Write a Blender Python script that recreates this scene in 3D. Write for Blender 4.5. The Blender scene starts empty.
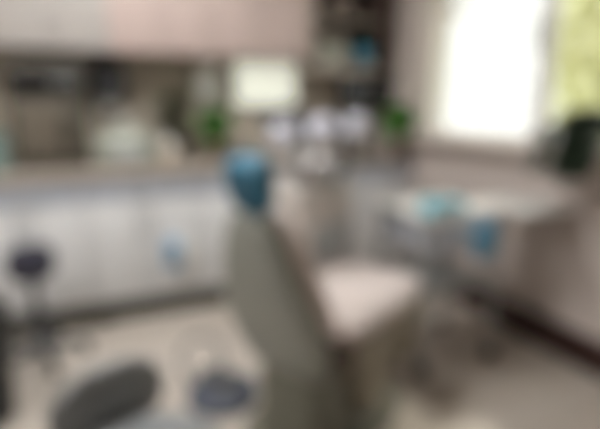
import bpy, bmesh, math, random
from mathutils import Vector, Matrix, Euler
random.seed(7)
scene = bpy.context.scene
COL = scene.collection
PI = math.pi
R_ = math.radians

# ------------------------------------------------------------------ materials
def mat(name, col, rough=0.5, metal=0.0, var=0.06, scale=18.0, bump=0.0, spec=0.5, coat=0.0):
    m = bpy.data.materials.new(name)
    m.use_nodes = True
    nt = m.node_tree
    b = nt.nodes['Principled BSDF']
    b.inputs['Roughness'].default_value = rough
    b.inputs['Metallic'].default_value = metal
    b.inputs['Specular IOR Level'].default_value = spec
    b.inputs['Coat Weight'].default_value = coat
    tc = nt.nodes.new('ShaderNodeTexCoord')
    nz = nt.nodes.new('ShaderNodeTexNoise')
    nz.inputs['Scale'].default_value = scale
    nz.inputs['Detail'].default_value = 4
    nt.links.new(tc.outputs['Object'], nz.inputs['Vector'])
    rp = nt.nodes.new('ShaderNodeValToRGB')
    rp.color_ramp.elements[0].position = 0.3
    rp.color_ramp.elements[1].position = 0.7
    rp.color_ramp.elements[0].color = [max(0, c * (1 - var)) for c in col] + [1]
    rp.color_ramp.elements[1].color = [min(1, c * (1 + var)) for c in col] + [1]
    nt.links.new(nz.outputs['Fac'], rp.inputs['Fac'])
    nt.links.new(rp.outputs['Color'], b.inputs['Base Color'])
    if bump:
        bp = nt.nodes.new('ShaderNodeBump')
        bp.inputs['Strength'].default_value = bump
        bp.inputs['Distance'].default_value = 0.01
        nt.links.new(nz.outputs['Fac'], bp.inputs['Height'])
        nt.links.new(bp.outputs['Normal'], b.inputs['Normal'])
    return m

def srgb(r, g, b):
    f = lambda c: (c / 255 / 12.92) if c / 255 <= .04045 else ((c / 255 + .055) / 1.055) ** 2.4
    return (f(r), f(g), f(b))

def emit(name, col, s):
    m = bpy.data.materials.new(name)
    m.use_nodes = True
    b = m.node_tree.nodes['Principled BSDF']
    b.inputs['Base Color'].default_value = (*col, 1)
    b.inputs['Emission Color'].default_value = (*col, 1)
    b.inputs['Emission Strength'].default_value = s
    return m

def floor_mat():
    m = mat('laminate', srgb(205, 194, 180), 0.38, var=.04, scale=6)
    nt = m.node_tree
    b = nt.nodes['Principled BSDF']
    tc = nt.nodes['Texture Coordinate']
    br = nt.nodes.new('ShaderNodeTexBrick')
    br.inputs['Scale'].default_value = 1.0
    br.inputs['Brick Width'].default_value = 1.2
    br.inputs['Row Height'].default_value = 0.19
    br.inputs['Mortar Size'].default_value = 0.0018
    br.inputs['Color1'].default_value = (*srgb(208, 199, 189), 1)
    br.inputs['Color2'].default_value = (*srgb(201, 191, 180), 1)
    br.inputs['Mortar'].default_value = (*srgb(150, 136, 120), 1)
    nt.links.new(tc.outputs['Object'], br.inputs['Vector'])
    mx = nt.nodes.new('ShaderNodeMixRGB')
    mx.blend_type = 'MULTIPLY'
    mx.inputs['Fac'].default_value = 0.25
    wv = nt.nodes.new('ShaderNodeTexWave')
    wv.wave_type = 'BANDS'; wv.bands_direction = 'Y'
    wv.inputs['Scale'].default_value = 14
    wv.inputs['Distortion'].default_value = 5
    wv.inputs['Detail'].default_value = 3
    nt.links.new(tc.outputs['Object'], wv.inputs['Vector'])
    nt.links.new(br.outputs['Color'], mx.inputs['Color1'])
    nt.links.new(wv.outputs['Color'], mx.inputs['Color2'])
    nt.links.new(mx.outputs['Color'], b.inputs['Base Color'])
    return m

def glass_mat():
    m = bpy.data.materials.new('window_glass')
    m.use_nodes = True
    nt = m.node_tree
    nt.nodes.clear()
    out = nt.nodes.new('ShaderNodeOutputMaterial')
    mx = nt.nodes.new('ShaderNodeMixShader')
    mx.inputs[0].default_value = .05
    tr = nt.nodes.new('ShaderNodeBsdfTransparent'); tr.inputs['Color'].default_value = (.97, .98, .97, 1)
    gl = nt.nodes.new('ShaderNodeBsdfGlossy'); gl.inputs['Roughness'].default_value = .03
    nt.links.new(tr.outputs[0], mx.inputs[1]); nt.links.new(gl.outputs[0], mx.inputs[2])
    nt.links.new(mx.outputs[0], out.inputs[0])
    return m

def sheer_mat(name, col, see):
    m = bpy.data.materials.new(name)
    m.use_nodes = True
    nt = m.node_tree
    nt.nodes.clear()
    out = nt.nodes.new('ShaderNodeOutputMaterial')
    a = nt.nodes.new('ShaderNodeMixShader'); b = nt.nodes.new('ShaderNodeMixShader')
    tr = nt.nodes.new('ShaderNodeBsdfTransparent')
    tl = nt.nodes.new('ShaderNodeBsdfTranslucent'); tl.inputs['Color'].default_value = (*col, 1)
    df = nt.nodes.new('ShaderNodeBsdfDiffuse'); df.inputs['Color'].default_value = (*col, 1)
    a.inputs[0].default_value = .4
    nt.links.new(tl.outputs[0], a.inputs[1]); nt.links.new(df.outputs[0], a.inputs[2])
    b.inputs[0].default_value = see
    nt.links.new(a.outputs[0], b.inputs[1]); nt.links.new(tr.outputs[0], b.inputs[2])
    nt.links.new(b.outputs[0], out.inputs[0])
    return m

M = {}
M['wall'] = mat('wall_paint', srgb(202, 191, 185), .85, var=.02, scale=40, bump=.05)
M['ceil'] = mat('ceiling_paint', srgb(225, 222, 216), .9, var=.02)
M['splash'] = mat('backsplash_wall', srgb(184, 175, 160), .6, var=.05, scale=12)
M['floor'] = floor_mat()
M['base'] = mat('dark_skirting', srgb(58, 36, 32), .45, var=.15, scale=30)
M['white'] = mat('white_laminate', srgb(222, 223, 224), .4, var=.015)
M['bluegrey'] = mat('blue_grey_laminate', srgb(188, 194, 204), .35, var=.02)
M['worktop'] = mat('worktop_stone', srgb(168, 158, 148), .35, var=.08, scale=90)
M['toe'] = mat('plinth', srgb(70, 70, 60), .5)
M['pink'] = mat('pink_beige_laminate', srgb(192, 174, 168), .4, var=.015)
M['greige'] = mat('greige_laminate', srgb(178, 173, 169), .4, var=.015)
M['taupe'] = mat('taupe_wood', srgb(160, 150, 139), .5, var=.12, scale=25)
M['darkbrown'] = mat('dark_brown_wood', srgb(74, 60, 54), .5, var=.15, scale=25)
M['steel'] = mat('brushed_steel', (.55, .56, .56), .35, metal=.9, var=.05)
M['greymetal'] = mat('grey_enamel', srgb(168, 172, 172), .45, var=.03)
M['chrome'] = mat('chrome', (.75, .75, .76), .15, metal=1)
M['shell'] = mat('chair_shell', srgb(150, 153, 145), .4, var=.02)
M['chairbody'] = mat('chair_body_plastic', srgb(158, 152, 136), .45, var=.03)
M['uph'] = mat('cream_upholstery', srgb(220, 208, 203), .5, var=.03, bump=.05)
M['hinge'] = mat('brown_hinge', srgb(82, 70, 60), .55)
M['basegrey'] = mat('olive_grey_metal', srgb(112, 112, 100), .5, var=.05)
M['teal'] = mat('blue_teal_cover', srgb(52, 114, 142), .6, var=.05, bump=.1)
M['tealdark'] = mat('dark_teal_frame', srgb(48, 72, 84), .5)
M['cyan'] = mat('turquoise_card', srgb(84, 184, 205), .55)
M['blue'] = mat('blue_card', srgb(104, 162, 196), .55)
M['cream'] = mat('cream_enamel', srgb(208, 202, 196), .3, var=.02)
M['porc'] = mat('white_ceramic', srgb(235, 235, 232), .12, var=.01)
M['bowl'] = mat('grey_white_ceramic', srgb(186, 184, 184), .2, var=.01)
M['lilac'] = mat('lamp_white', srgb(196, 197, 210), .3, var=.02)
M['darkgrey'] = mat('dark_grey_plastic', srgb(76, 78, 82), .45)
M['black'] = mat('black_plastic', srgb(24, 23, 22), .4)
M['screen'] = mat('dark_screen', srgb(22, 22, 24), .12)
M['navy'] = mat('navy_black_vinyl', srgb(50, 50, 64), .5)
M['stoolgrey'] = mat('charcoal_vinyl', srgb(134, 137, 139), .45, var=.06)
M['pedal'] = mat('slate_blue_plastic', srgb(76, 82, 96), .5)
M['leaf'] = mat('leaf_green', srgb(116, 186, 88), .5, var=.3, scale=30)
M['leafdark'] = mat('leaf_dark', srgb(52, 66, 50), .5, var=.3, scale=30)
M['leafolive'] = mat('leaf_olive', srgb(88, 92, 66), .55, var=.3, scale=30)
M['stem'] = mat('plant_stem', srgb(90, 84, 56), .7)
M['soil'] = mat('potting_soil', srgb(50, 40, 32), .95, bump=.5)
M['potbrown'] = mat('brown_pot', srgb(112, 92, 76), .6)
M['potdark'] = mat('charcoal_pot', srgb(44, 46, 44), .6)
M['ster'] = mat('steriliser_taupe', srgb(84, 80, 70), .45, var=.05)
M['sterdoor'] = mat('steriliser_brown', srgb(104, 97, 86), .35)
M['tealgrey'] = mat('teal_grey_tin', srgb(118, 138, 134), .4)
M['sage'] = mat('pale_sage_plastic', srgb(150, 154, 142), .4)
M['beige'] = mat('beige_paper', srgb(184, 174, 160), .8)
M['viewer'] = emit('viewer_panel', srgb(240, 243, 228), .64)
M['frame'] = mat('window_frame_white', srgb(232, 230, 226), .35, var=.01)
M['glass'] = glass_mat()
M['sheer'] = sheer_mat('sheer_white', (.9, .9, .88), .55)
M['sheerb'] = sheer_mat('sheer_beige', (.86, .82, .80), .35)
M['paving'] = mat('pale_paving', srgb(225, 222, 214), .8, var=.06)
M['lawn'] = mat('lawn_green', srgb(166, 170, 124), .9, var=.2, scale=60)
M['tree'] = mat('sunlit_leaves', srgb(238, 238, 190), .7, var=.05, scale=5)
M['bark'] = mat('bark', srgb(110, 92, 74), .9, bump=.6)
M['rubber'] = mat('rubber', srgb(40, 40, 40), .7)
M['liq'] = mat('blue_print', srgb(128, 168, 200), .5)
M['panel'] = emit('fill_diffuser', (1, .99, .97), 31)  # glow of the unseen overhead panels added as fill

# ------------------------------------------------------------------ mesh helpers
def newbm():
    return bmesh.new()

def merge(dst, src, mtx=None):
    if mtx is not None:
        bmesh.ops.transform(src, matrix=mtx, verts=src.verts)
    me = bpy.data.meshes.new('tmp')
    src.to_mesh(me)
    dst.from_mesh(me)
    bpy.data.meshes.remove(me)
    src.free()
    return dst

def box(bm, x0, x1, y0, y1, z0, z1, bev=0.004, seg=2, mtx=None):
    b = newbm()
    bmesh.ops.create_cube(b, size=1)
    for v in b.verts:
        v.co = Vector(((x0 + x1) / 2 + v.co.x * (x1 - x0), (y0 + y1) / 2 + v.co.y * (y1 - y0), (z0 + z1) / 2 + v.co.z * (z1 - z0)))
    if bev:
        bmesh.ops.bevel(b, geom=b.edges[:], offset=bev, segments=seg, profile=.5, affect='EDGES')
    return merge(bm, b, mtx)

def lathe(bm, prof, n=32, mtx=None):
    b = newbm()
    rings = []
    for r, z in prof:
        if r < 1e-5:
            rings.append([b.verts.new((0, 0, z))])
        else:
            rings.append([b.verts.new((r * math.cos(2 * PI * k / n), r * math.sin(2 * PI * k / n), z)) for k in range(n)])
    for a, c in zip(rings, rings[1:]):
        for k in range(n):
            k2 = (k + 1) % n
            if len(a) == 1 and len(c) == 1: continue
            if len(a) == 1: b.faces.new((a[0], c[k], c[k2]))
            elif len(c) == 1: b.faces.new((a[k], c[0], a[k2]))
            else: b.faces.new((a[k], c[k], c[k2], a[k2]))
    if len(rings[0]) > 1: b.faces.new(rings[0])
    if len(rings[-1]) > 1: b.faces.new(list(reversed(rings[-1])))
    bmesh.ops.recalc_face_normals(b, faces=b.faces[:])
    return merge(bm, b, mtx)

def tube(bm, pts, r, n=12):
    """round tube through pts; r a number or one radius per point"""
    pts = [Vector(p) for p in pts]
    rs = r if isinstance(r, (list, tuple)) else [r] * len(pts)
    b = newbm()
    rings = []
    t0 = (pts[1] - pts[0]).normalized()
    up = Vector((0, 0, 1)) if abs(t0.z) < .9 else Vector((1, 0, 0))
    u = t0.cross(up).normalized()
    for i, p in enumerate(pts):
        if i == 0: t = pts[1] - pts[0]
        elif i == len(pts) - 1: t = pts[-1] - pts[-2]
        else: t = (pts[i + 1] - pts[i]).normalized() + (pts[i] - pts[i - 1]).normalized()
        t.normalize()
        u = (u - t * u.dot(t)).normalized()
        v = t.cross(u)
        rings.append([b.verts.new(p + (u * math.cos(2 * PI * k / n) + v * math.sin(2 * PI * k / n)) * rs[i]) for k in range(n)])
    for a, c in zip(rings, rings[1:]):
        for k in range(n):
            b.faces.new((a[k], a[(k + 1) % n], c[(k + 1) % n], c[k]))
    b.faces.new(list(reversed(rings[0]))); b.faces.new(rings[-1])
    bmesh.ops.recalc_face_normals(b, faces=b.faces[:])
    return merge(bm, b)

def smooth_path(pts, k=6):
    P = [Vector(p) for p in pts]
    out = []
    for i in range(len(P) - 1):
        p0 = P[max(i - 1, 0)]; p1 = P[i]; p2 = P[i + 1]; p3 = P[min(i + 2, len(P) - 1)]
        for s in range(k):
            t = s / k
            out.append(.5 * ((2 * p1) + (p2 - p0) * t + (2 * p0 - 5 * p1 + 4 * p2 - p3) * t * t + (3 * p1 - p0 - 3 * p2 + p3) * t ** 3))
    out.append(P[-1])
    return out

def loft(bm, sections, n=36, e=4.0, mtx=None):
    """sections: (center, axis_u * half, axis_v * half [, exponent]): superellipse rings joined and capped"""
    b = newbm()
    rings = []
    for s in sections:
        c, u, v = Vector(s[0]), Vector(s[1]), Vector(s[2])
        ex = s[3] if len(s) > 3 else e
        ring = []
        for k in range(n):
            a = 2 * PI * k / n
            ca, sa = math.cos(a), math.sin(a)
            x = math.copysign(abs(ca) ** (2 / ex), ca); y = math.copysign(abs(sa) ** (2 / ex), sa)
            ring.append(b.verts.new(c + u * x + v * y))
        rings.append(ring)
    for a, c in zip(rings, rings[1:]):
        for k in range(n):
            b.faces.new((a[k], a[(k + 1) % n], c[(k + 1) % n], c[k]))
    b.faces.new(list(reversed(rings[0]))); b.faces.new(rings[-1])
    bmesh.ops.recalc_face_normals(b, faces=b.faces[:])
    return merge(bm, b, mtx)

def ellipsoid(bm, c, r, mtx=None, sub=3):
    b = newbm()
    bmesh.ops.create_icosphere(b, subdivisions=sub, radius=1)
    for v in b.verts:
        v.co = Vector((c[0] + v.co.x * r[0], c[1] + v.co.y * r[1], c[2] + v.co.z * r[2]))
    return merge(bm, b, mtx)

def obj(name, bm, material, parent=None, smooth=True, label=None):
    me = bpy.data.meshes.new(name)
    bm.to_mesh(me)
    bm.free()
    me.materials.append(material)
    if smooth:
        me.shade_smooth()
        me.set_sharp_from_angle(angle=R_(38))
    o = bpy.data.objects.new(name, me)
    COL.objects.link(o)
    if parent is not None:
        o.parent = parent
    if label:
        o['label'] = label
    return o

def thing(name, label, cat, loc=(0, 0, 0), rz=0, group=None):
    o = bpy.data.objects.new(name, None)
    o.empty_display_size = .1
    COL.objects.link(o)
    o.location = loc
    o.rotation_euler = (0, 0, rz)
    tag(o, label, cat, group)
    return o

def tag(o, label, cat, group=None):
    o['label'] = label
    o['category'] = cat
    if group: o['group'] = group
    return o

def struct(name, bm, m, parent=None, smooth=False):
    o = obj(name, bm, m, parent, smooth)
    if parent is None: o['kind'] = 'structure'
    return o

def dup(root, loc, rz=None, label=None):
    r = root.copy(); COL.objects.link(r)
    r.location = loc
    if rz is not None: r.rotation_euler = (0, 0, rz)
    if label: r['label'] = label
    for ch in list(root.children):
        c = ch.copy(); COL.objects.link(c); c.parent = r
        for g in list(ch.children):
            d = g.copy(); COL.objects.link(d); d.parent = c
    return r

# ------------------------------------------------------------------ the room
XR, YB, XL, YF, ZC = 2.12, 3.37, -2.3, -1.9, 2.62
WZ0, WZ1 = 1.03, 2.16
W1 = (1.865, 2.74)     # window beside the corner (y range)
W2 = (0.55, 1.865)     # window towards the viewer
b = newbm(); box(b, XL - .2, XR + .2, YF - .2, YB + .2, -.12, 0, 0)
struct('floor', b, M['floor'])
b = newbm(); box(b, XL - .2, XR + .2, YF - .2, YB + .2, ZC, ZC + .12, 0)
struct('ceiling', b, M['ceil'])
b = newbm(); box(b, XL - .2, XR + .2, YB, YB + .2, 0, ZC, 0)
struct('wall_back', b, M['splash'])
b = newbm(); box(b, XL - .2, XL, YF, YB, 0, ZC, 0)
struct('wall_left', b, M['wall'])
b = newbm(); box(b, XL - .2, XR + .2, YF - .2, YF, 0, ZC, 0)
struct('wall_front', b, M['wall'])
b = newbm()
box(b, XR, XR + .2, YF, YB, 0, WZ0, 0)
box(b, XR, XR + .2, YF, YB, WZ1, ZC, 0)
box(b, XR, XR + .2, W1[1], YB, WZ0, WZ1, 0)
box(b, XR, XR + .2, YF, W2[0], WZ0, WZ1, 0)
struct('wall_right', b, M['wall'])
b = newbm(); box(b, XR - .03, XR, YF, 2.76, 0, .16, .004)
struct('baseboard_right', b, M['base'])
b = newbm(); box(b, XR - .12, XR + .02, W2[0] - .04, W1[1] + .04, WZ0 - .035, WZ0, .006)
struct('trim_1', b, M['wall'])
for i, w in enumerate((W1, W2)):
    b = newbm()
    f = .035
    x0, x1 = XR + .05, XR + .11
    box(b, x0, x1, w[0], w[1], WZ0, WZ0 + f, .004); box(b, x0, x1, w[0], w[1], WZ1 - f, WZ1, .004)
    box(b, x0, x1, w[0], w[0] + f, WZ0, WZ1, .004); box(b, x0, x1, w[1] - f, w[1], WZ0, WZ1, .004)
    wf = struct('window_%d' % (i + 1), b, M['frame'], smooth=True)
    b = newbm(); box(b, XR + .075, XR + .085, w[0] + f, w[1] - f, WZ0 + f, WZ1 - f, 0)
    obj('pane', b, M['glass'], wf, False)
    b = newbm()
    yh = w[0] + .018
    box(b, XR + .03, XR + .05, yh - .010, yh + .010, 1.5, 1.56, .004); box(b, XR + .02, XR + .0305, yh - .01, yh + .01, 1.53, 1.66, .004)
    obj('handle', b, M['greymetal'], wf)

# outside: pale paving, lawn and sunlit trees
b = newbm(); box(b, 2.4, 14, 4.9, 16, -.32, -.3, 0)
o = struct('ground_paving', b, M['paving'])
b = newbm(); box(b, 2.4, 14, -6, 4.9, -.32, -.3, 0)
o = struct('ground_lawn', b, M['lawn'])

def tree(loc, h, r, label, seed):
    rnd = random.Random(seed)
    t = thing('garden_tree', label, 'tree', loc, 0, 'trees outside the right window')
    b = newbm(); tube(b, smooth_path([(0, 0, 0), (.05, .03, h * .3), (-.03, .04, h * .6), (0, 0, h * .8)]), .09)
    obj('trunk', b, M['bark'], t)
    b = newbm()
    for k in range(6500):
        d = Vector((rnd.gauss(0, 1), rnd.gauss(0, 1), rnd.gauss(0, 1))).normalized() * (rnd.random() ** .4)
        c = Vector((d.x * r, d.y * r, h * .55 + d.z * h * .5))
        q = Euler((rnd.random() * 6, rnd.random() * 6, rnd.random() * 6)).to_matrix()
        s = .085 + .05 * rnd.random()
        vs = [b.verts.new(c + q @ Vector(p)) for p in ((-s, 0, 0), (0, -s * .5, .02), (s, 0, 0), (0, s * .5, .02))]
        b.faces.new(vs)
    obj('crown', b, M['tree'], t, False)
tree((5.6, 3.05, -.3), 4.4, 1.3, 'sunlit yellow-green tree outside, seen beside the pale window mullion', 1)
tree((6.6, .35, -.3), 4.6, 1.3, 'sunlit yellow-green tree outside, the one farther from the pale window mullion', 2)

# curtains at the window beside the corner
def curtain(name, x, y0, y1, z0, z1, waves, amp, m, label, pull=0):
    b = newbm()
    n = 120
    rows = []
    for k in range(13):
        t = k / 12
        z = z0 + (z1 - z0) * t
        ya = y0 + pull * (1 - t) ** .7          # drawn towards the room corner lower down
        rows.append([b.verts.new((x + amp * math.sin(i / n * waves * 2 * PI), ya + (y1 - ya) * i / n, z)) for i in range(n + 1)])
    for a, c in zip(rows, rows[1:]):
        for i in range(n):
            b.faces.new((a[i], a[i + 1], c[i + 1], c[i]))
    o = obj(name, b, m)
    return tag(o, label, 'curtain')
curtain('sheer_curtain', XR + .025, 1.885, 2.72, WZ0 + .01, 2.12, 11, .012, M['sheer'], 'thin white see-through curtain over the window beside the corner')
c2 = curtain('side_curtain', XR - .03, 2.36, 2.79, WZ0 + .005, 2.22, 8, .016, M['sheerb'], 'gathered beige curtain pulled aside between room corner and bright window', .34)
t = thing('curtain_rod', 'pale metal rod carrying the curtains above the window', 'rod', (XR - .045, 2.28, 2.24))
b = newbm(); tube(b, [(0, -.62, 0), (0, .72, 0)], .011); obj('pole', b, M['greymetal'], t)
for s in (-.55, .55):
    b = newbm(); tube(b, [(0, s, 0), (.045, s, 0)], .008); obj('bracket', b, M['greymetal'], t)
for s in (-.64, .74):
    b = newbm(); ellipsoid(b, (0, s, 0), (.02, .025, .02), sub=2); obj('finial', b, M['greymetal'], t)
# ring ornament hanging in the window
t = thing('ring_ornament', 'pale grey ring ornament hanging at the window beside the beige curtain', 'ornament', (XR - .10, 2.36, 1.86))
b = newbm(); tube(b, [(0, .13 * math.cos(a * PI / 18), .13 * math.sin(a * PI / 18)) for a in range(36)] + [(0, .13, 0)], .014)
obj('ring', b, M['beige'], t)
b = newbm(); tube(b, [(0, 0, .13), (.048, 0, .365)], .0025, 6); obj('string', b, M['beige'], t)

# ------------------------------------------------------------------ base cabinets and worktop
FY = 2.79
def base_cabinet(x0, x1, label):
    t = thing('base_cabinet', label, 'cabinet', (x0, FY, 0), 0, 'white base cabinets along the back wall')
    w = x1 - x0
    b = newbm(); box(b, 0.001, w - .001, .02, YB - FY - .002, .14, .838, .002); obj('body', b, M['white'], t)
    b = newbm(); box(b, 0.001, w - .001, .06, .08, 0.0, .139, .002); obj('plinth', b, M['toe'], t)
    b = newbm(); box(b, .003, w - .003, 0, .02, .715, .835, .003); d = obj('drawer', b, M['bluegrey'], t, label='blue-grey drawer front')
    b = newbm(); tube(b, smooth_path([(w / 2 - .07, .002, .775), (w / 2 - .066, -.024, .775), (w / 2 + .066, -.024, .775), (w / 2 + .07, .002, .775)], 4), .005); obj('handle', b, M['steel'], d)
    n = 2 if w > .45 else 1
    for k in range(n):
        a, c = w * k / n + .003, w * (k + 1) / n - .003
        b = newbm(); box(b, a, c, 0, .02, .142, .709, .003); d = obj('door', b, M['white'], t)
        hx = c - .035 if k == 0 else a + .035
        b = newbm(); tube(b, smooth_path([(hx, .002, .53), (hx, -.024, .534), (hx, -.024, .656), (hx, .002, .66)], 4), .005); obj('handle', b, M['steel'], d)
    return t
base_cabinet(-1.20, -.60, 'white base cabinet at the far left end of the long worktop')
base_cabinet(-.60, .0, 'white base cabinet with blue-grey drawer behind the small navy stool')
base_cabinet(.0, .60, 'white base cabinet with the blue and white leaflet box on its door')
base_cabinet(.60, 1.20, 'white base cabinet behind the blue headrest and back of the dental chair')
base_cabinet(1.20, 1.75, 'white base cabinet hidden largely behind the cream spittoon column')
base_cabinet(1.75, 2.11, 'narrow white base cabinet in the corner under the monitor')
b = newbm(); box(b, -1.21, 2.115, FY - .02, YB - .002, .84, .88, .004)
tag(obj('worktop', b, M['worktop']), 'long grey-brown worktop running over all the white base cabinets', 'worktop')

# leaflet box on the door
t = thing('leaflet_box', 'small blue and white box fixed to a white cabinet door', 'box', (.475, FY - .001, .30))
b = newbm(); box(b, -.085, .0, -.05, 0, 0, .17, .006); obj('case', b, M['liq'], t, label='pale blue half')
b = newbm(); box(b, .001, .07, -.05, 0, 0, .17, .006); obj('side_panel', b, M['porc'], t, label='white half')
b = newbm(); box(b, -.06, -.02, -.056, -.049, .05, .11, .002); obj('opening', b, M['tealdark'], t)

# ------------------------------------------------------------------ wall cabinets
def wall_cabinet(x0, x1, m, label):
    t = thing('wall_cabinet', label, 'cabinet', (x0, 3.04, 1.52), 0, 'wall cabinets over the worktop')
    w = x1 - x0
    b = newbm(); box(b, .001, w - .001, .02, YB - 3.04 - .002, 0, .72, .002); obj('body', b, m, t)
    for k in range(2):
        a, c = w * k / 2 + .002, w * (k + 1) / 2 - .002
        b = newbm(); box(b, a, c, 0, .02, .002, .718, .003); d = obj('door', b, m, t)
        hx = c - .03 if k == 0 else a + .03
        b = newbm(); tube(b, [(hx, .002, .30), (hx, -.02, .302), (hx, -.02, .398), (hx, .002, .40)], .004, 8); obj('handle', b, M['steel'], d)
    return t
wall_cabinet(-.95, -.38, M['greige'], 'greige wall cabinet at the far left over the teal-grey tin')
wall_cabinet(-.38, .20, M['greige'], 'greige wall cabinet above the dark taupe steriliser')
wall_cabinet(.20, .81, M['pink'], 'pink-beige wall cabinet above the dark olive potted plant')
wall_cabinet(.81, 1.43, M['pink'], 'pink-beige wall cabinet above the bright viewer, next to the open shelf')

# ------------------------------------------------------------------ open shelf in the corner
t = thing('shelf_unit', 'dark open wall shelf unit in the corner beside the pink-beige cabinets', 'shelf', (1.45, 3.06, 1.44))
D = YB - 3.06 - .002
b = newbm(); box(b, 0, .03, 0, D, 0, .86, .003); obj('side_panel', b, M['taupe'], t)
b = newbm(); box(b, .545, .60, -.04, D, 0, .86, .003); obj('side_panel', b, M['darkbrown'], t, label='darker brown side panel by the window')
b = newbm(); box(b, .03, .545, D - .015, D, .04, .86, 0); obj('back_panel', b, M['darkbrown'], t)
b = newbm(); box(b, .03, .545, 0, D - .015, -.012, .055, .003); obj('shelf', b, M['taupe'], t)
b = newbm(); box(b, .03, .545, .01, D - .015, .33, .355, .003); obj('shelf', b, M['taupe'], t)
b = newbm(); box(b, .0305, .5445, .0, D - .015, .84, .865, .003); obj('shelf', b, M['taupe'], t)
t = thing('storage_box', 'pale grey storage box on the lowest board of the dark open shelf', 'box', (1.64, 3.10, 1.4955))
b = newbm(); box(b, -.10, .10, 0, .18, 0, .12, .006); obj('body', b, M['sage'], t)
b = newbm(); box(b, -.105, .105, -.005, .185, .121, .15, .006); obj('lid', b, M['beige'], t)
t = thing('storage_tub', 'teal blue tub on the lowest board of the dark open shelf', 'tub', (1.90, 3.15, 1.4955))
b = newbm(); lathe(b, [(.055, 0), (.062, .004), (.068, .085), (.068, .09)], 28); obj('body', b, M['teal'], t)
b = newbm(); lathe(b, [(.071, .091), (.072, .094), (.072, .108), (.066, .112), (0, .112)], 28); obj('lid', b, M['cyan'], t)
t = thing('file_box', 'dark brown file box on the middle board of the open shelf', 'box', (1.70, 3.10, 1.7955))
b = newbm(); box(b, -.09, .09, 0, .2, 0, .22, .004); obj('body', b, M['darkbrown'], t)
b = newbm(); box(b, -.03, .03, -.004, -.0005, .1, .15, .001); obj('label_plate', b, M['beige'], t)

# ------------------------------------------------------------------ monitor and plants
t = thing('monitor', 'black flat monitor on the worktop below the open shelf', 'monitor', (1.93, 3.12, .88), R_(-8))
b = newbm(); box(b, -.2, .2, -.012, .02, .305, .545, .006); obj('housing', b, M['black'], t)
b = newbm(); box(b, -.188, .188, -.0145, -.0122, .322, .533, 0); obj('screen', b, M['screen'], t)
b = newbm(); tube(b, [(0, .04, .012), (0, .04, .4)], .018); obj('stand', b, M['black'], t)
b = newbm(); box(b, -.11, .11, -.05, .11, 0, .014, .006); obj('foot', b, M['black'], t)

def leaf_at(b, base, dirv, L, W, droop=.35, n=5, rnd=random):
    d = Vector(dirv).normalized()
    side = d.cross(Vector((0, 0, 1)))
    side = side.normalized() if side.length > 1e-3 else Vector((1, 0, 0))
    prev = None
    for i in range(n + 1):
        s = i / n
        c = Vector(base) + d * (L * s) - Vector((0, 0, droop * L * s * s))
        w = W * math.sin(PI * (0.08 + .92 * s)) ** .8 if i < n else .001
        q = (b.verts.new(c - side * w), b.verts.new(c - Vector((0, 0, w * .25))), b.verts.new(c + side * w))
        if prev:
            b.faces.new((prev[0], prev[1], q[1], q[0])); b.faces.new((prev[1], prev[2], q[2], q[1]))
        prev = q

def trail(b, bs, x0, x1, L, n, rnd):
    for k in range(n):
        y = rnd.uniform(-.13, .09)
        p = smooth_path([(-.03, y * .4, .09), (x0, y, .11), (x1, y * 1.2, .02), (x1 - .01, y * 1.25, -L * rnd.uniform(.5, 1))], 6)
        tube(bs, p, .003, 6)
        for q in p[4:]:
            for h in range(2):
                a = rnd.uniform(PI * .6, PI * 1.4)
                leaf_at(b, q, (math.cos(a), math.sin(a), rnd.uniform(-.4, .4)), .055 * rnd.uniform(.8, 1.2), .02)

def plant(name, loc, pr, ph, fr, fh, nleaf, L, W, lm, pm, label, seed, hang=0):
    rnd = random.Random(seed)
    t = thing(name, label, 'plant', loc)
    b = newbm(); lathe(b, [(pr * .7, 0), (pr * .74, .004), (pr * .96, ph * .86), (pr * 1.04, ph * .87), (pr * 1.04, ph), (pr * .92, ph), (pr * .88, ph * .9), (0, ph * .9)], 28)
    obj('pot', b, pm, t)
    b = newbm(); lathe(b, [(pr * .86, ph * .9 + .001), (pr * .8, ph * .93), (0, ph * .95)], 20); obj('soil', b, M['soil'], t)
    bs, bl = newbm(), newbm()
    ns = 9
    tips = []
    for k in range(ns):
        a = 2 * PI * k / ns + rnd.random()
        rr = fr * rnd.uniform(.15, .55)
        p = [(0.25 * pr * math.cos(a), .25 * pr * math.sin(a), ph * .92), (rr * .5 * math.cos(a), rr * .5 * math.sin(a), ph + fh * .4), (rr * math.cos(a), rr * math.sin(a), ph + fh * rnd.uniform(.6, .85))]
        p = smooth_path(p, 5)
        tube(bs, p, .004, 6)
        tips.append(p)
    for k in range(nleaf):
        p = rnd.choice(tips)
        q = p[rnd.randrange(2, len(p))]
        a = rnd.random() * 2 * PI
        leaf_at(bl, q, (math.cos(a), math.sin(a), rnd.uniform(-.1, .9)), L * rnd.uniform(.7, 1.15), W * rnd.uniform(.8, 1.1))
    if hang: trail(bl, bs, -.12, -.155, .11, hang, rnd)
    obj('stem', bs, M['stem'], t)
    obj('foliage', bl, lm, t)
    return t
plant('potted_plant', (2.015, 2.85, .88), .06, .12, .11, .24, 280, .11, .034, M['leaf'], M['potbrown'], 'bushy bright green potted plant on the worktop right of the monitor', 11)
plant('potted_plant', (.80, 3.14, .88), .07, .13, .10, .20, 200, .11, .034, M['leaf'], M['potbrown'], 'bright green plant in a brown pot under the pink-beige cabinets', 12)
plant('potted_plant', (.55, 3.2, .88), .075, .13, .14, .34, 120, .12, .026, M['leafolive'], M['potdark'], 'dull dark olive plant in a charcoal pot beside the pale ultrasonic bath', 13)
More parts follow.
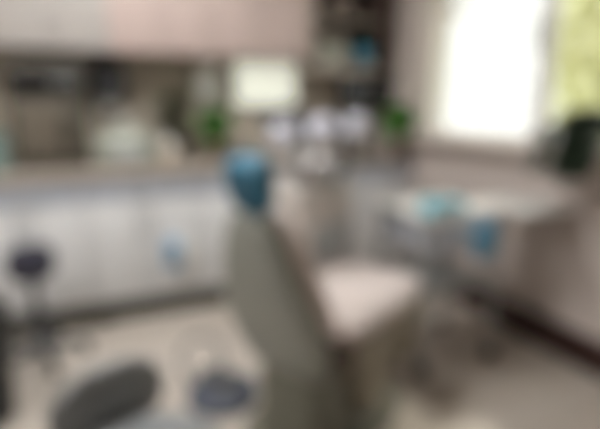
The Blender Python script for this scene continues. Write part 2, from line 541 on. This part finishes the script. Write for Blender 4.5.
plant('sill_plant', (2.07, 1.50, WZ0), .065, .075, .11, .10, 260, .11, .036, M['leafdark'], M['potdark'], 'dark green plant on the window sill in front of the yellow-green trees', 14, 14)

# ------------------------------------------------------------------ things on the worktop
t = thing('storage_tin', 'teal-grey round tin at the left end of the visible worktop', 'tin', (-.435, 3.02, .88))
b = newbm(); lathe(b, [(.085, 0), (.09, .004), (.09, .17), (.088, .172)], 32); obj('body', b, M['tealgrey'], t)
b = newbm(); lathe(b, [(.093, .172), (.093, .20), (.088, .206), (0, .21)], 32); obj('lid', b, M['tealgrey'], t)
b = newbm(); lathe(b, [(.012, .209), (.018, .225), (.012, .236), (0, .238)], 20); obj('knob', b, M['steel'], t)
t = thing('steriliser', 'dark taupe box steriliser with brown door standing on the worktop', 'steriliser', (-.14, 3.05, .88))
b = newbm(); box(b, -.19, .19, 0, .30, .02, .56, .02, 3); obj('body', b, M['ster'], t)
b = newbm(); box(b, -.17, .09, -.022, .0, .06, .36, .012, 3); d = obj('door', b, M['sterdoor'], t)
b = newbm(); tube(b, smooth_path([(.06, -.02, .12), (.06, -.05, .13), (.06, -.05, .29), (.06, -.02, .30)], 4), .008); obj('handle', b, M['black'], d)
b = newbm(); box(b, -.17, .17, -.012, .0, .40, .53, .006); p = obj('control_panel', b, M['black'], t)
b = newbm(); box(b, -.14, .0, -.015, -.0125, .44, .50, 0); obj('display', b, M['screen'], p)
for k in range(3):
    b = newbm(); lathe(b, [(.012, 0), (.012, .008), (0, .009)], 16, Matrix.Translation((.04 + k * .045, -.0125, .47)) @ Matrix.Rotation(PI / 2, 4, 'X')); obj('button', b, M['greymetal'], p)
for sx in (-.16, .16):
    for y in (.03, .27):
        b = newbm(); lathe(b, [(.016, 0), (.016, .02)], 12, Matrix.Translation((sx, y, 0))); obj('foot', b, M['rubber'], t)
t = thing('towel_dispenser', 'dark charcoal paper towel dispenser on the wall above the ultrasonic bath', 'dispenser', (.19, YB, 1.27))
b = newbm(); loft(b, [((0, -.001, .11), (.10, 0, 0), (0, 0, .12)), ((0, -.09, .11), (.10, 0, 0), (0, 0, .12)), ((0, -.115, .11), (.085, 0, 0), (0, 0, .105))]); obj('cover', b, M['darkgrey'], t)
b = newbm(); box(b, -.07, .07, -.10, -.02, -.02, -.011, .002); obj('slot', b, M['black'], t)
b = newbm(); box(b, -.06, .06, -.062, -.06, -.08, -.0205, 0); obj('paper', b, M['porc'], t)
t = thing('ultrasonic_bath', 'pale sage ultrasonic bath with domed lid on the worktop', 'cleaner', (.245, 2.98, .88))
b = newbm(); loft(b, [((0, .11, .006), (.17, 0, 0), (0, .105, 0)), ((0, .11, .12), (.18, 0, 0), (0, .115, 0)), ((0, .11, .135), (.175, 0, 0), (0, .11, 0))]); obj('tank', b, M['sage'], t)
b = newbm(); loft(b, [((0, .11, .136), (.17, 0, 0), (0, .105, 0)), ((0, .11, .165), (.15, 0, 0), (0, .095, 0), 3), ((0, .11, .20), (.10, 0, 0), (0, .065, 0), 2.4), ((0, .11, .225), (.045, 0, 0), (0, .035, 0), 2)]); l = obj('lid', b, M['sage'], t)
b = newbm(); lathe(b, [(.014, .224), (.014, .24), (.03, .25), (.03, .268), (0, .275)], 20, Matrix.Translation((0, .11, 0))); obj('knob', b, M['porc'], l)
b = newbm(); box(b, -.10, .10, -.012, .004, .035, .10, .004); obj('control_panel', b, M['greymetal'], t)
t = thing('tissue_box', 'small beige tissue box on the worktop right of the ultrasonic bath', 'box', (.475, 2.95, .88))
b = newbm(); box(b, -.055, .055, 0, .12, 0, .115, .005); obj('carton', b, M['beige'], t)
b = newbm(); loft(b, [((0, .06, .112), (.035, 0, 0), (0, .012, 0), 2), ((.004, .06, .135), (.028, 0, .006), (0, .016, 0), 2), ((.012, .064, .16), (.034, .01, .012), (0, .006, 0), 2)]); obj('tissue', b, M['porc'], t)
t = thing('soap_dispenser', 'white soap dispenser on the wall left of the bright viewer', 'dispenser', (.80, YB, 1.32))
b = newbm(); loft(b, [((0, -.001, .07), (.075, 0, 0), (0, 0, .125)), ((0, -.085, .07), (.075, 0, 0), (0, 0, .125)), ((0, -.105, .06), (.06, 0, 0), (0, 0, .10))]); obj('cover', b, M['porc'], t)
b = newbm(); box(b, -.04, .04, -.095, -.03, -.085, -.056, .004); obj('lever', b, M['greymetal'], t)
t = thing('xray_viewer', 'bright lit viewing panel on the wall under the pink-beige cabinets', 'light box', (1.22, YB, 1.36))
b = newbm()
box(b, -.24, .24, -.05, 0, -.16, -.135, .004); box(b, -.24, .24, -.05, 0, .135, .16, .004)
box(b, -.24, -.22, -.05, 0, -.135, .135, .004); box(b, .22, .24, -.05, 0, -.135, .135, .004)
obj('frame', b, M['frame'], t)
b = newbm(); box(b, -.22, .22, -.042, -.004, -.135, .135, 0); obj('diffuser', b, M['viewer'], t, label='glowing white panel')
b = newbm(); box(b, .14, .17, -.056, -.05, -.153, -.142, .001); obj('switch', b, M['black'], t)

# ------------------------------------------------------------------ dental chair  (x towards the feet, z up)
A = R_(27)
CH = (0.665, 1.48, 0)
t = thing('dental_chair', 'olive-backed dental chair with cream seat and blue headrest in the middle of the room', 'dental chair', CH, A)
# floor plate and pedestal
b = newbm(); loft(b, [((.16, 0, .001), (.36, 0, 0), (0, .23, 0), 3), ((.16, 0, .03), (.36, 0, 0), (0, .23, 0), 3), ((.16, 0, .045), (.33, 0, 0), (0, .22, 0), 3)]); obj('base_plate', b, M['basegrey'], t, label='olive-grey floor plate')
b = newbm(); loft(b, [((.32, 0, .046), (.15, 0, 0), (0, .16, 0), 3.2), ((.33, 0, .12), (.14, 0, 0), (0, .15, 0), 3.2), ((.34, 0, .24), (.18, 0, 0), (0, .16, 0), 3.2), ((.34, 0, .34), (.22, 0, 0), (0, .19, 0), 3.5)]); obj('pedestal', b, M['chairbody'], t)
# seat frame and cushion
b = newbm(); loft(b, [((.02, 0, .37), (0, .19, 0), (0, 0, .035), 4), ((.06, 0, .385), (0, .23, 0), (0, 0, .055), 4), ((.46, 0, .40), (0, .22, 0), (0, 0, .055), 4), ((.55, 0, .40), (0, .19, 0), (0, 0, .04), 4)]); obj('seat_frame', b, M['chairbody'], t)
b = newbm()
loft(b, [((.0, 0, .475), (0, .19, 0), (0, 0, .02), 3), ((.015, 0, .48), (0, .215, 0), (0, 0, .04), 3.5), ((.12, 0, .49), (0, .23, 0), (0, 0, .05), 3.5), ((.40, 0, .49), (0, .225, 0), (0, 0, .05), 3.5), ((.51, 0, .50), (0, .205, 0), (0, 0, .05), 3.2), ((.585, 0, .485), (0, .185, 0), (0, 0, .045), 3), ((.61, 0, .465), (0, .15, 0), (0, 0, .025), 2.5)], n=44)
s = obj('seat', b, M['uph'], t)
b = newbm()
tube(b, smooth_path([(.03, -.217, .485), (.12, -.231, .49), (.40, -.226, .49), (.51, -.206, .50), (.585, -.17, .488), (.613, 0, .467), (.585, .17, .488), (.51, .206, .50), (.40, .226, .49), (.12, .231, .49), (.03, .217, .485)], 4), .005, 8); obj('piping', b, M['uph'], s)
# leg rest hanging from the seat front
b = newbm(); loft(b, [((.59, 0, .42), (0, .185, 0), (.03, 0, .01), 3.5), ((.585, 0, .30), (0, .18, 0), (.04, 0, .0), 3.5), ((.57, 0, .17), (0, .17, 0), (.04, 0, 0), 3.5), ((.57, 0, .13), (0, .15, 0), (.025, 0, 0), 3)]); obj('leg_rest', b, M['chairbody'], t)
# back hinge
b = newbm()
tube(b, [(-.03, -.215, .41), (-.03, .215, .41)], .055, 20)
box(b, -.06, .10, -.05, .05, .33, .42, .01)
obj('hinge', b, M['hinge'], t, label='dark brown hinge')
b = newbm(); loft(b, [((.03, 0, .046), (.15, 0, 0), (0, .17, 0), 3.5), ((.02, 0, .10), (.13, 0, 0), (0, .15, 0), 3.5), ((.0, 0, .28), (.11, 0, 0), (0, .15, 0), 3.5), ((.02, 0, .345), (.10, 0, 0), (0, .15, 0), 3.5)]); obj('lift_cover', b, M['basegrey'], t, label='olive-grey lift cover')
# backrest: shell + cushion; u runs up the back
def bp(u, off):      # a point on the back: u metres up, off metres in front of the shell
    x = -.11 - .14 * u / .55 - .012 * math.sin(PI * u / .55); z = .44 + .46 * u / .55
    n = Vector((.94, 0, .34))
    return Vector((x, 0, z)) + n * off
def bsec(u, w, d, off, e=3.2):
    return (bp(u, off), Vector((0, w, 0)), Vector((.94, 0, .34)) * d, e)
b = newbm(); loft(b, [bsec(-.13, .14, .02, .005, 3), bsec(-.11, .175, .035, .0), bsec(.02, .20, .045, 0), bsec(.14, .195, .05, -.005), bsec(.26, .17, .05, -.005), bsec(.38, .135, .048, -.005), bsec(.50, .105, .04, 0), bsec(.555, .075, .028, 0, 2.8), bsec(.57, .05, .012, 0, 2.5)], n=44); obj('back_shell', b, M['shell'], t, label='olive-grey plastic back shell')
b = newbm(); loft(b, [bsec(.02, .15, .015, .075, 3), bsec(.04, .175, .035, .075), bsec(.15, .19, .042, .075), bsec(.28, .17, .042, .07), bsec(.42, .135, .04, .07), bsec(.51, .10, .03, .07), bsec(.545, .06, .012, .065, 2.5)], n=44); obj('back_cushion', b, M['uph'], t)
b = newbm()
tube(b, [bp(.50, .02), bp(.66, .02)], .016); tube(b, [bp(.60, .0), bp(.70, .0)], .022)
obj('headrest_post', b, M['tealdark'], t)
b = newbm(); loft(b, [(bp(.565, .03), (0, .05, 0), Vector((.94, 0, .34)) * .02, 3), (bp(.60, .03), (0, .075, 0), Vector((.94, 0, .34)) * .04, 3), (bp(.68, .03), (0, .085, 0), Vector((.94, 0, .34)) * .045, 3), (bp(.745, .035), (0, .075, 0), Vector((.94, 0, .34)) * .04, 3), (bp(.765, .04), (0, .05, 0), Vector((.94, 0, .34)) * .02, 2.6)], n=40)
obj('headrest', b, M['teal'], t, label='blue covered headrest')
# armrest on the far side
b = newbm(); tube(b, smooth_path([(-.06, .24, .50), (-.02, .285, .62), (.08, .29, .67), (.28, .285, .66)], 6), .018); obj('armrest_bracket', b, M['basegrey'], t)
b = newbm(); loft(b, [((.04, .29, .69), (0, .02, 0), (0, 0, .01), 2.5), ((.06, .29, .69), (0, .035, 0), (0, 0, .02), 3), ((.28, .285, .685), (0, .032, 0), (0, 0, .02), 3), ((.30, .285, .685), (0, .018, 0), (0, 0, .01), 2.5)]); obj('armrest', b, M['uph'], t)

# foot control
t = thing('foot_control', 'slate blue foot control pedal on the floor beside the dental chair base', 'pedal', (.465, 1.86, 0), R_(20))
t.scale = (1.1, 1.1, 1.0)
b = newbm(); lathe(b, [(.135, 0), (.14, .006), (.135, .035), (.11, .05), (.06, .056), (0, .057)], 36); obj('base', b, M['pedal'], t)
b = newbm(); loft(b, [((0, -.09, .06), (.06, 0, 0), (0, 0, .006), 3), ((0, 0, .075), (.065, 0, 0), (0, 0, .012), 3), ((0, .1, .085), (.05, 0, 0), (0, 0, .008), 3)]); obj('treadle', b, M['darkgrey'], t)
b = newbm(); tube(b, smooth_path([(-.08, .10, .05), (-.09, .16, .16), (.0, .19, .20), (.09, .16, .16), (.08, .10, .05)], 6), .009); obj('carry_bar', b, M['darkgrey'], t)

# ------------------------------------------------------------------ spittoon column and operating light
UX, UY = .96, 2.02
t = thing('spittoon_column', 'cream dental unit column with white spittoon bowl behind the chair', 'dental unit', (UX, UY, 0), R_(10))
b = newbm(); loft(b, [((0, 0, .002), (.20, 0, 0), (0, .17, 0), 3.5), ((0, 0, .05), (.20, 0, 0), (0, .17, 0), 3.5), ((0, 0, .07), (.18, 0, 0), (0, .15, 0), 3.5)]); obj('base', b, M['greymetal'], t)
b = newbm(); loft(b, [((0, 0, .071), (.155, 0, 0), (0, .13, 0), 4), ((0, 0, .45), (.165, 0, 0), (0, .14, 0), 4), ((0, 0, .80), (.175, 0, 0), (0, .15, 0), 4), ((0, 0, .86), (.175, 0, 0), (0, .15, 0), 4), ((0, 0, .885), (.15, 0, 0), (0, .125, 0), 4)]); obj('housing', b, M['cream'], t)
b = newbm(); lathe(b, [(.05, .886), (.07, .90), (.115, .95), (.13, .985), (.134, .99), (.125, .99), (.10, .955), (.05, .915), (.015, .905), (0, .905)], 40, Matrix.Translation((-.03, -.02, 0))); obj('bowl', b, M['bowl'], t)
b = newbm(); tube(b, smooth_path([(.125, .05, .88), (.125, .05, 1.02), (.09, .03, 1.06), (.05, .01, 1.03)], 6), .009); obj('spout', b, M['chrome'], t)
b = newbm(); lathe(b, [(.024, .886), (.032, .96), (.030, .96), (.022, .892), (0, .892)], 24, Matrix.Translation((.13, -.08, 0))); obj('cup', b, M['porc'], t)
b = newbm(); box(b, -.10, .10, -.155, -.135, .55, .72, .008); obj('holder', b, M['greymetal'], t)

LX, LY = .93, 1.82
t = thing('operating_light', 'white dental operating light with three lamp heads on a grey arm', 'lamp', (UX + .07, UY + .27, 0))
b = newbm(); tube(b, [(0, 0, .012), (0, 0, 1.20)], .022, 16); lathe(b, [(.07, .001), (.07, .012), (.03, .03)], 24); obj('pole', b, M['greymetal'], t)
O = Vector((UX + .07, UY + .27, 0))
P = lambda x, y, z: Vector((x, y, z)) - O
b = newbm()
tube(b, smooth_path([P(UX + .07, UY + .27, 1.19), P(UX + .0, UY + .22, 1.205), P(LX - .15, LY + .2, 1.20), P(LX - .22, LY + .12, 1.18), P(LX - .18, LY + .05, 1.155)], 8), .020); obj('arm', b, M['darkgrey'], t)
b = newbm(); tube(b, [P(LX - .24, LY + .05, 1.15), P(LX + .20, LY + .05, 1.16)], .026, 16); obj('crossbar', b, M['darkgrey'], t)
for dx, dz, r in ((-.185, 1.105, .066), (-.01, 1.12, .078), (.145, 1.135, .066)):
    b = newbm(); ellipsoid(b, P(LX + dx, LY, dz), (r, r * .75, r * .95)); l = obj('lamp_head', b, M['lilac'], t)
    b = newbm(); ellipsoid(b, P(LX + dx - .012, LY - .028, dz - .028), (r * .7, r * .55, r * .55)); obj('lens', b, M['bowl'], l)
b = newbm(); tube(b, smooth_path([P(LX + .08, LY + .0, 1.10), P(LX + .085, LY - .01, 1.02), P(LX + .06, LY - .03, .97)], 6), [.022] * 12 + [.026]); obj('handle', b, M['darkgrey'], t)

# ------------------------------------------------------------------ instrument trolley
TX0, TX1, TY0, TY1, TZ = 1.32, 1.77, 1.62, 2.02, .735
t = thing('instrument_trolley', 'grey two-tier instrument trolley with white side shelf against the window wall', 'trolley', (TX0, TY0, 0))
w, d = TX1 - TX0, TY1 - TY0
for x in (.02, w - .02):
    for y in (.02, d - .02):
        b = newbm(); tube(b, [(x, y, .075), (x, y, TZ - .001)], .013, 14); l = obj('leg', b, M['greymetal'], t)
        b = newbm(); lathe(b, [(.0, -.014), (.034, -.014), (.036, -.008), (.036, .008), (.034, .014), (0, .014)], 22, Matrix.Translation((x + .01, y, .037)) @ Matrix.Rotation(PI / 2, 4, 'X'))
        box(b, x - .008, x + .014, y - .02, y + .02, .055, .08, .004)
        obj('caster', b, M['rubber'], l)
b = newbm(); box(b, 0, w, 0, d, TZ, TZ + .02, .005); box(b, 0, w, 0, .008, TZ + .02, TZ + .035, .002); box(b, 0, w, d - .008, d, TZ + .02, TZ + .035, .002); obj('top_shelf', b, M['frame'], t)
b = newbm(); box(b, .034, w - .034, .01, d - .02, TZ - .15, TZ - .001, .004); dd = obj('drawer', b, M['bluegrey'], t)
b = newbm(); tube(b, smooth_path([(w / 2 - .08, .012, TZ - .07), (w / 2 - .076, -.016, TZ - .07), (w / 2 + .076, -.016, TZ - .07), (w / 2 + .08, .012, TZ - .07)], 4), .006); obj('handle', b, M['steel'], dd)
b = newbm(); box(b, .002, w - .002, .002, d - .002, .40, .42, .005); box(b, .002, w - .002, .002, .008, .42, .45, .002); box(b, .002, w - .002, d - .008, d - .002, .42, .45, .002); obj('lower_shelf', b, M['greymetal'], t)
b = newbm(); box(b, w + .006, w + .30, -.12, .25, TZ + .012, TZ + .034, .008, 3); s = obj('side_shelf', b, M['frame'], t, label='white swing-out side shelf')
for y in (.04, .20):
    b = newbm(); tube(b, [(w - .012, y, TZ - .16), (w + .20, y, TZ + .004), (w + .28, y, TZ + .004)], .008, 10); obj('bracket', b, M['steel'], s)
b = newbm(); tube(b, smooth_path([(.0, .05, TZ + .01), (-.05, .05, TZ + .03), (-.05, d - .05, TZ + .03), (.0, d - .05, TZ + .01)], 5), .010); obj('push_handle', b, M['steel'], t)

def carton(name, loc, rz, sx, sy, sz, m, label):
    t = thing(name, label, 'box', loc, rz)
    b = newbm(); box(b, -sx / 2, sx / 2, -sy / 2, sy / 2, 0, sz, .004); obj('carton', b, m, t)
    b = newbm(); loft(b, [((0, 0, sz + .0005), (sx * .3, 0, 0), (0, sy * .2, 0), 2), ((0, 0, sz + .002), (sx * .3, 0, 0), (0, sy * .2, 0), 2)]); obj('opening', b, M['porc'], t)
    b = newbm(); box(b, -sx * .3, sx * .3, -sy / 2 - .0015, -sy / 2 - .0002, sz * .25, sz * .65, 0); obj('sticker', b, M['porc'], t)
    return t
carton('glove_box', (1.46, 1.70, TZ + .0205), R_(-8), .17, .11, .06, M['cyan'], 'turquoise glove box on the top shelf of the grey trolley')
t = thing('tool_pouch', 'blue instrument pouch hanging on the front of the grey trolley', 'pouch', (1.60, 1.594, TZ - .03))
b = newbm(); loft(b, [((0, -.012, .02), (.05, 0, 0), (0, .008, 0), 3), ((0, -.02, -.03), (.065, 0, 0), (0, .016, 0), 3), ((0, -.022, -.12), (.06, 0, 0), (0, .018, 0), 3), ((0, -.018, -.145), (.045, 0, 0), (0, .01, 0), 3)]); obj('bag', b, M['blue'], t)
b = newbm(); tube(b, [(-.03, -.01, .015), (-.03, .012, .046)], .003, 6); obj('strap', b, M['blue'], t)
b = newbm(); tube(b, [(.03, -.01, .015), (.03, .012, .046)], .003, 6); obj('strap', b, M['blue'], t)
t = thing('instrument_tray', 'shallow white instrument tray lying on the side shelf of the trolley', 'tray', (1.92, 1.60, TZ + .0345))
b = newbm(); loft(b, [((0, 0, 0), (.09, 0, 0), (0, .06, 0), 5), ((0, 0, .018), (.10, 0, 0), (0, .07, 0), 5), ((0, 0, .018), (.094, 0, 0), (0, .064, 0), 5), ((0, 0, .004), (.086, 0, 0), (0, .055, 0), 5)]); obj('dish', b, M['porc'], t)

# ------------------------------------------------------------------ stools and bin at the left
def star_base(t, r, m, n=5, phase=0):
    b = newbm()
    lathe(b, [(.03, .06), (.04, .065), (.04, .10), (.028, .12)], 20)
    hub = obj('hub', b, m, t)
    for k in range(n):
        a = phase + 2 * PI * k / n
        b = newbm(); tube(b, [(.03 * math.cos(a), .03 * math.sin(a), .085), (r * math.cos(a), r * math.sin(a), .07)], [.020, .014], 10); l = obj('leg', b, m, t)
        b = newbm(); lathe(b, [(0, -.012), (.024, -.012), (.026, 0), (.024, .012), (0, .012)], 18, Matrix.Translation((r * math.cos(a), r * math.sin(a), .027)) @ Matrix.Rotation(a, 4, 'Z') @ Matrix.Rotation(PI / 2, 4, 'X'))
        tube(b, [(r * math.cos(a), r * math.sin(a), .04), (r * math.cos(a), r * math.sin(a), .075)], .009, 8)
        obj('caster', b, M['rubber'], l)
t = thing('saddle_stool', 'small navy-black saddle stool on one post before the white cabinets', 'stool', (-.265, 2.52, 0))
star_base(t, .20, M['darkgrey'])
b = newbm(); tube(b, [(0, 0, .12), (0, 0, .30), (0, 0, .301), (0, 0, .43)], [.026, .026, .018, .018], 16); obj('post', b, M['darkgrey'], t)
b = newbm(); loft(b, [((0, 0, .43), (.07, 0, 0), (0, .07, 0), 2.4), ((0, 0, .455), (.10, 0, 0), (0, .095, 0), 2.4), ((0, 0, .535), (.105, 0, 0), (0, .10, 0), 2.4), ((0, 0, .57), (.09, 0, 0), (0, .085, 0), 2.4), ((0, 0, .585), (.05, 0, 0), (0, .05, 0), 2)]); obj('seat', b, M['navy'], t)

t = thing('operator_stool', 'charcoal operator stool with rounded backrest in the near left corner', 'stool', (.075, 1.01, 0), R_(20))
star_base(t, .24, M['darkgrey'], phase=.3)
b = newbm(); tube(b, [(0, 0, .12), (0, 0, .28), (0, 0, .281), (0, 0, .40)], [.028, .028, .02, .02], 16); obj('post', b, M['steel'], t)
b = newbm(); lathe(b, [(.15, .40), (.17, .41), (.18, .435), (.175, .46), (.15, .475), (0, .478)], 40); obj('seat', b, M['stoolgrey'], t)
b = newbm(); tube(b, smooth_path([(0, .05, .39), (0, .20, .40), (0, .235, .44), (0, .22, .51)], 6), .014); obj('back_arm', b, M['steel'], t)
b = newbm(); loft(b, [((0, .20, .43), (.09, 0, 0), (0, .02, 0), 2.6), ((0, .20, .46), (.14, 0, 0), (0, .032, 0), 2.8), ((0, .20, .53), (.15, 0, 0), (0, .034, 0), 2.6), ((0, .195, .585), (.12, 0, 0), (0, .03, 0), 2.4), ((0, .19, .615), (.06, 0, 0), (0, .016, 0), 2.2)]); obj('backrest', b, M['stoolgrey'], t)

t = thing('waste_bin', 'tall dark waste bin standing at the left edge before the cabinets', 'bin', (-.475, 2.1, 0))
b = newbm(); lathe(b, [(.13, 0), (.135, .005), (.155, .44), (.15, .445)], 32); obj('body', b, M['potdark'], t)
b = newbm(); lathe(b, [(.16, .446), (.16, .465), (.12, .495), (0, .505)], 32); obj('lid', b, M['black'], t)
b = newbm(); box(b, -.04, .04, -.21, -.13, .015, .03, .004); obj('pedal', b, M['steel'], t)

# ------------------------------------------------------------------ fill panels added out of view overhead to brighten the room
def fill_panel(x, y, label):
    t = thing('fill_panel', label, 'added fill light', (x, y, ZC), 0, 'added unseen fill panels')
    b = newbm()
    box(b, -.31, .31, -.31, -.29, -.04, 0, .002); box(b, -.31, .31, .29, .31, -.04, 0, .002)
    box(b, -.31, -.29, -.29, .29, -.04, 0, .002); box(b, .29, .31, -.29, .29, -.04, 0, .002)
    obj('frame', b, M['frame'], t)
    b = newbm(); box(b, -.29, .29, -.29, .29, -.03, -.005, 0); obj('diffuser', b, M['panel'], t)
fill_panel(.3, 2.0, 'added unseen square fill panel above the dental chair')
fill_panel(-1.3, 1.4, 'added unseen square fill panel above the empty left part of the room')


# ------------------------------------------------------------------ light
w = bpy.data.worlds.new('sky'); scene.world = w
w.use_nodes = True
bg = w.node_tree.nodes['Background']
bg.inputs['Color'].default_value = (.98, .99, 1.0, 1)
bg.inputs['Strength'].default_value = 1.7
for wn in (W1, W2):
    ld = bpy.data.lights.new('window_portal', 'AREA')
    ld.shape = 'RECTANGLE'
    ld.size = WZ1 - WZ0; ld.size_y = wn[1] - wn[0]
    ld.cycles.is_portal = True
    lo = bpy.data.objects.new('window_portal', ld); COL.objects.link(lo)
    lo.location = (XR + .19, (wn[0] + wn[1]) / 2, (WZ0 + WZ1) / 2)
    lo.rotation_euler = (0, R_(90), 0)
sd = bpy.data.lights.new('sun', 'SUN'); sd.energy = 2.2; sd.angle = R_(7); sd.color = (1, .95, .85)
so = bpy.data.objects.new('sun', sd); COL.objects.link(so)
so.rotation_euler = Euler((0, R_(32), 0))   # high over the garden: a soft patch falls in through the window

# ------------------------------------------------------------------ camera
cd = bpy.data.cameras.new('camera')
cam = bpy.data.objects.new('camera', cd); COL.objects.link(cam)
cam.location = (0, 0, 1.25)
cam.rotation_euler = (R_(90 - 13.1), 0, R_(-24))
cd.sensor_width = 36; cd.lens = 29.4
cd.clip_start = .01
DOF = True
cd.dof.use_dof = DOF
cd.dof.focus_distance = .10
cd.dof.aperture_fstop = 4.8
scene.camera = cam

scene.view_settings.view_transform = 'Standard'
scene.view_settings.look = 'None'
scene.view_settings.gamma = 1
scene.view_settings.use_curve_mapping = False
scene.view_settings.exposure = 0.1
scene.cycles.use_denoising = True
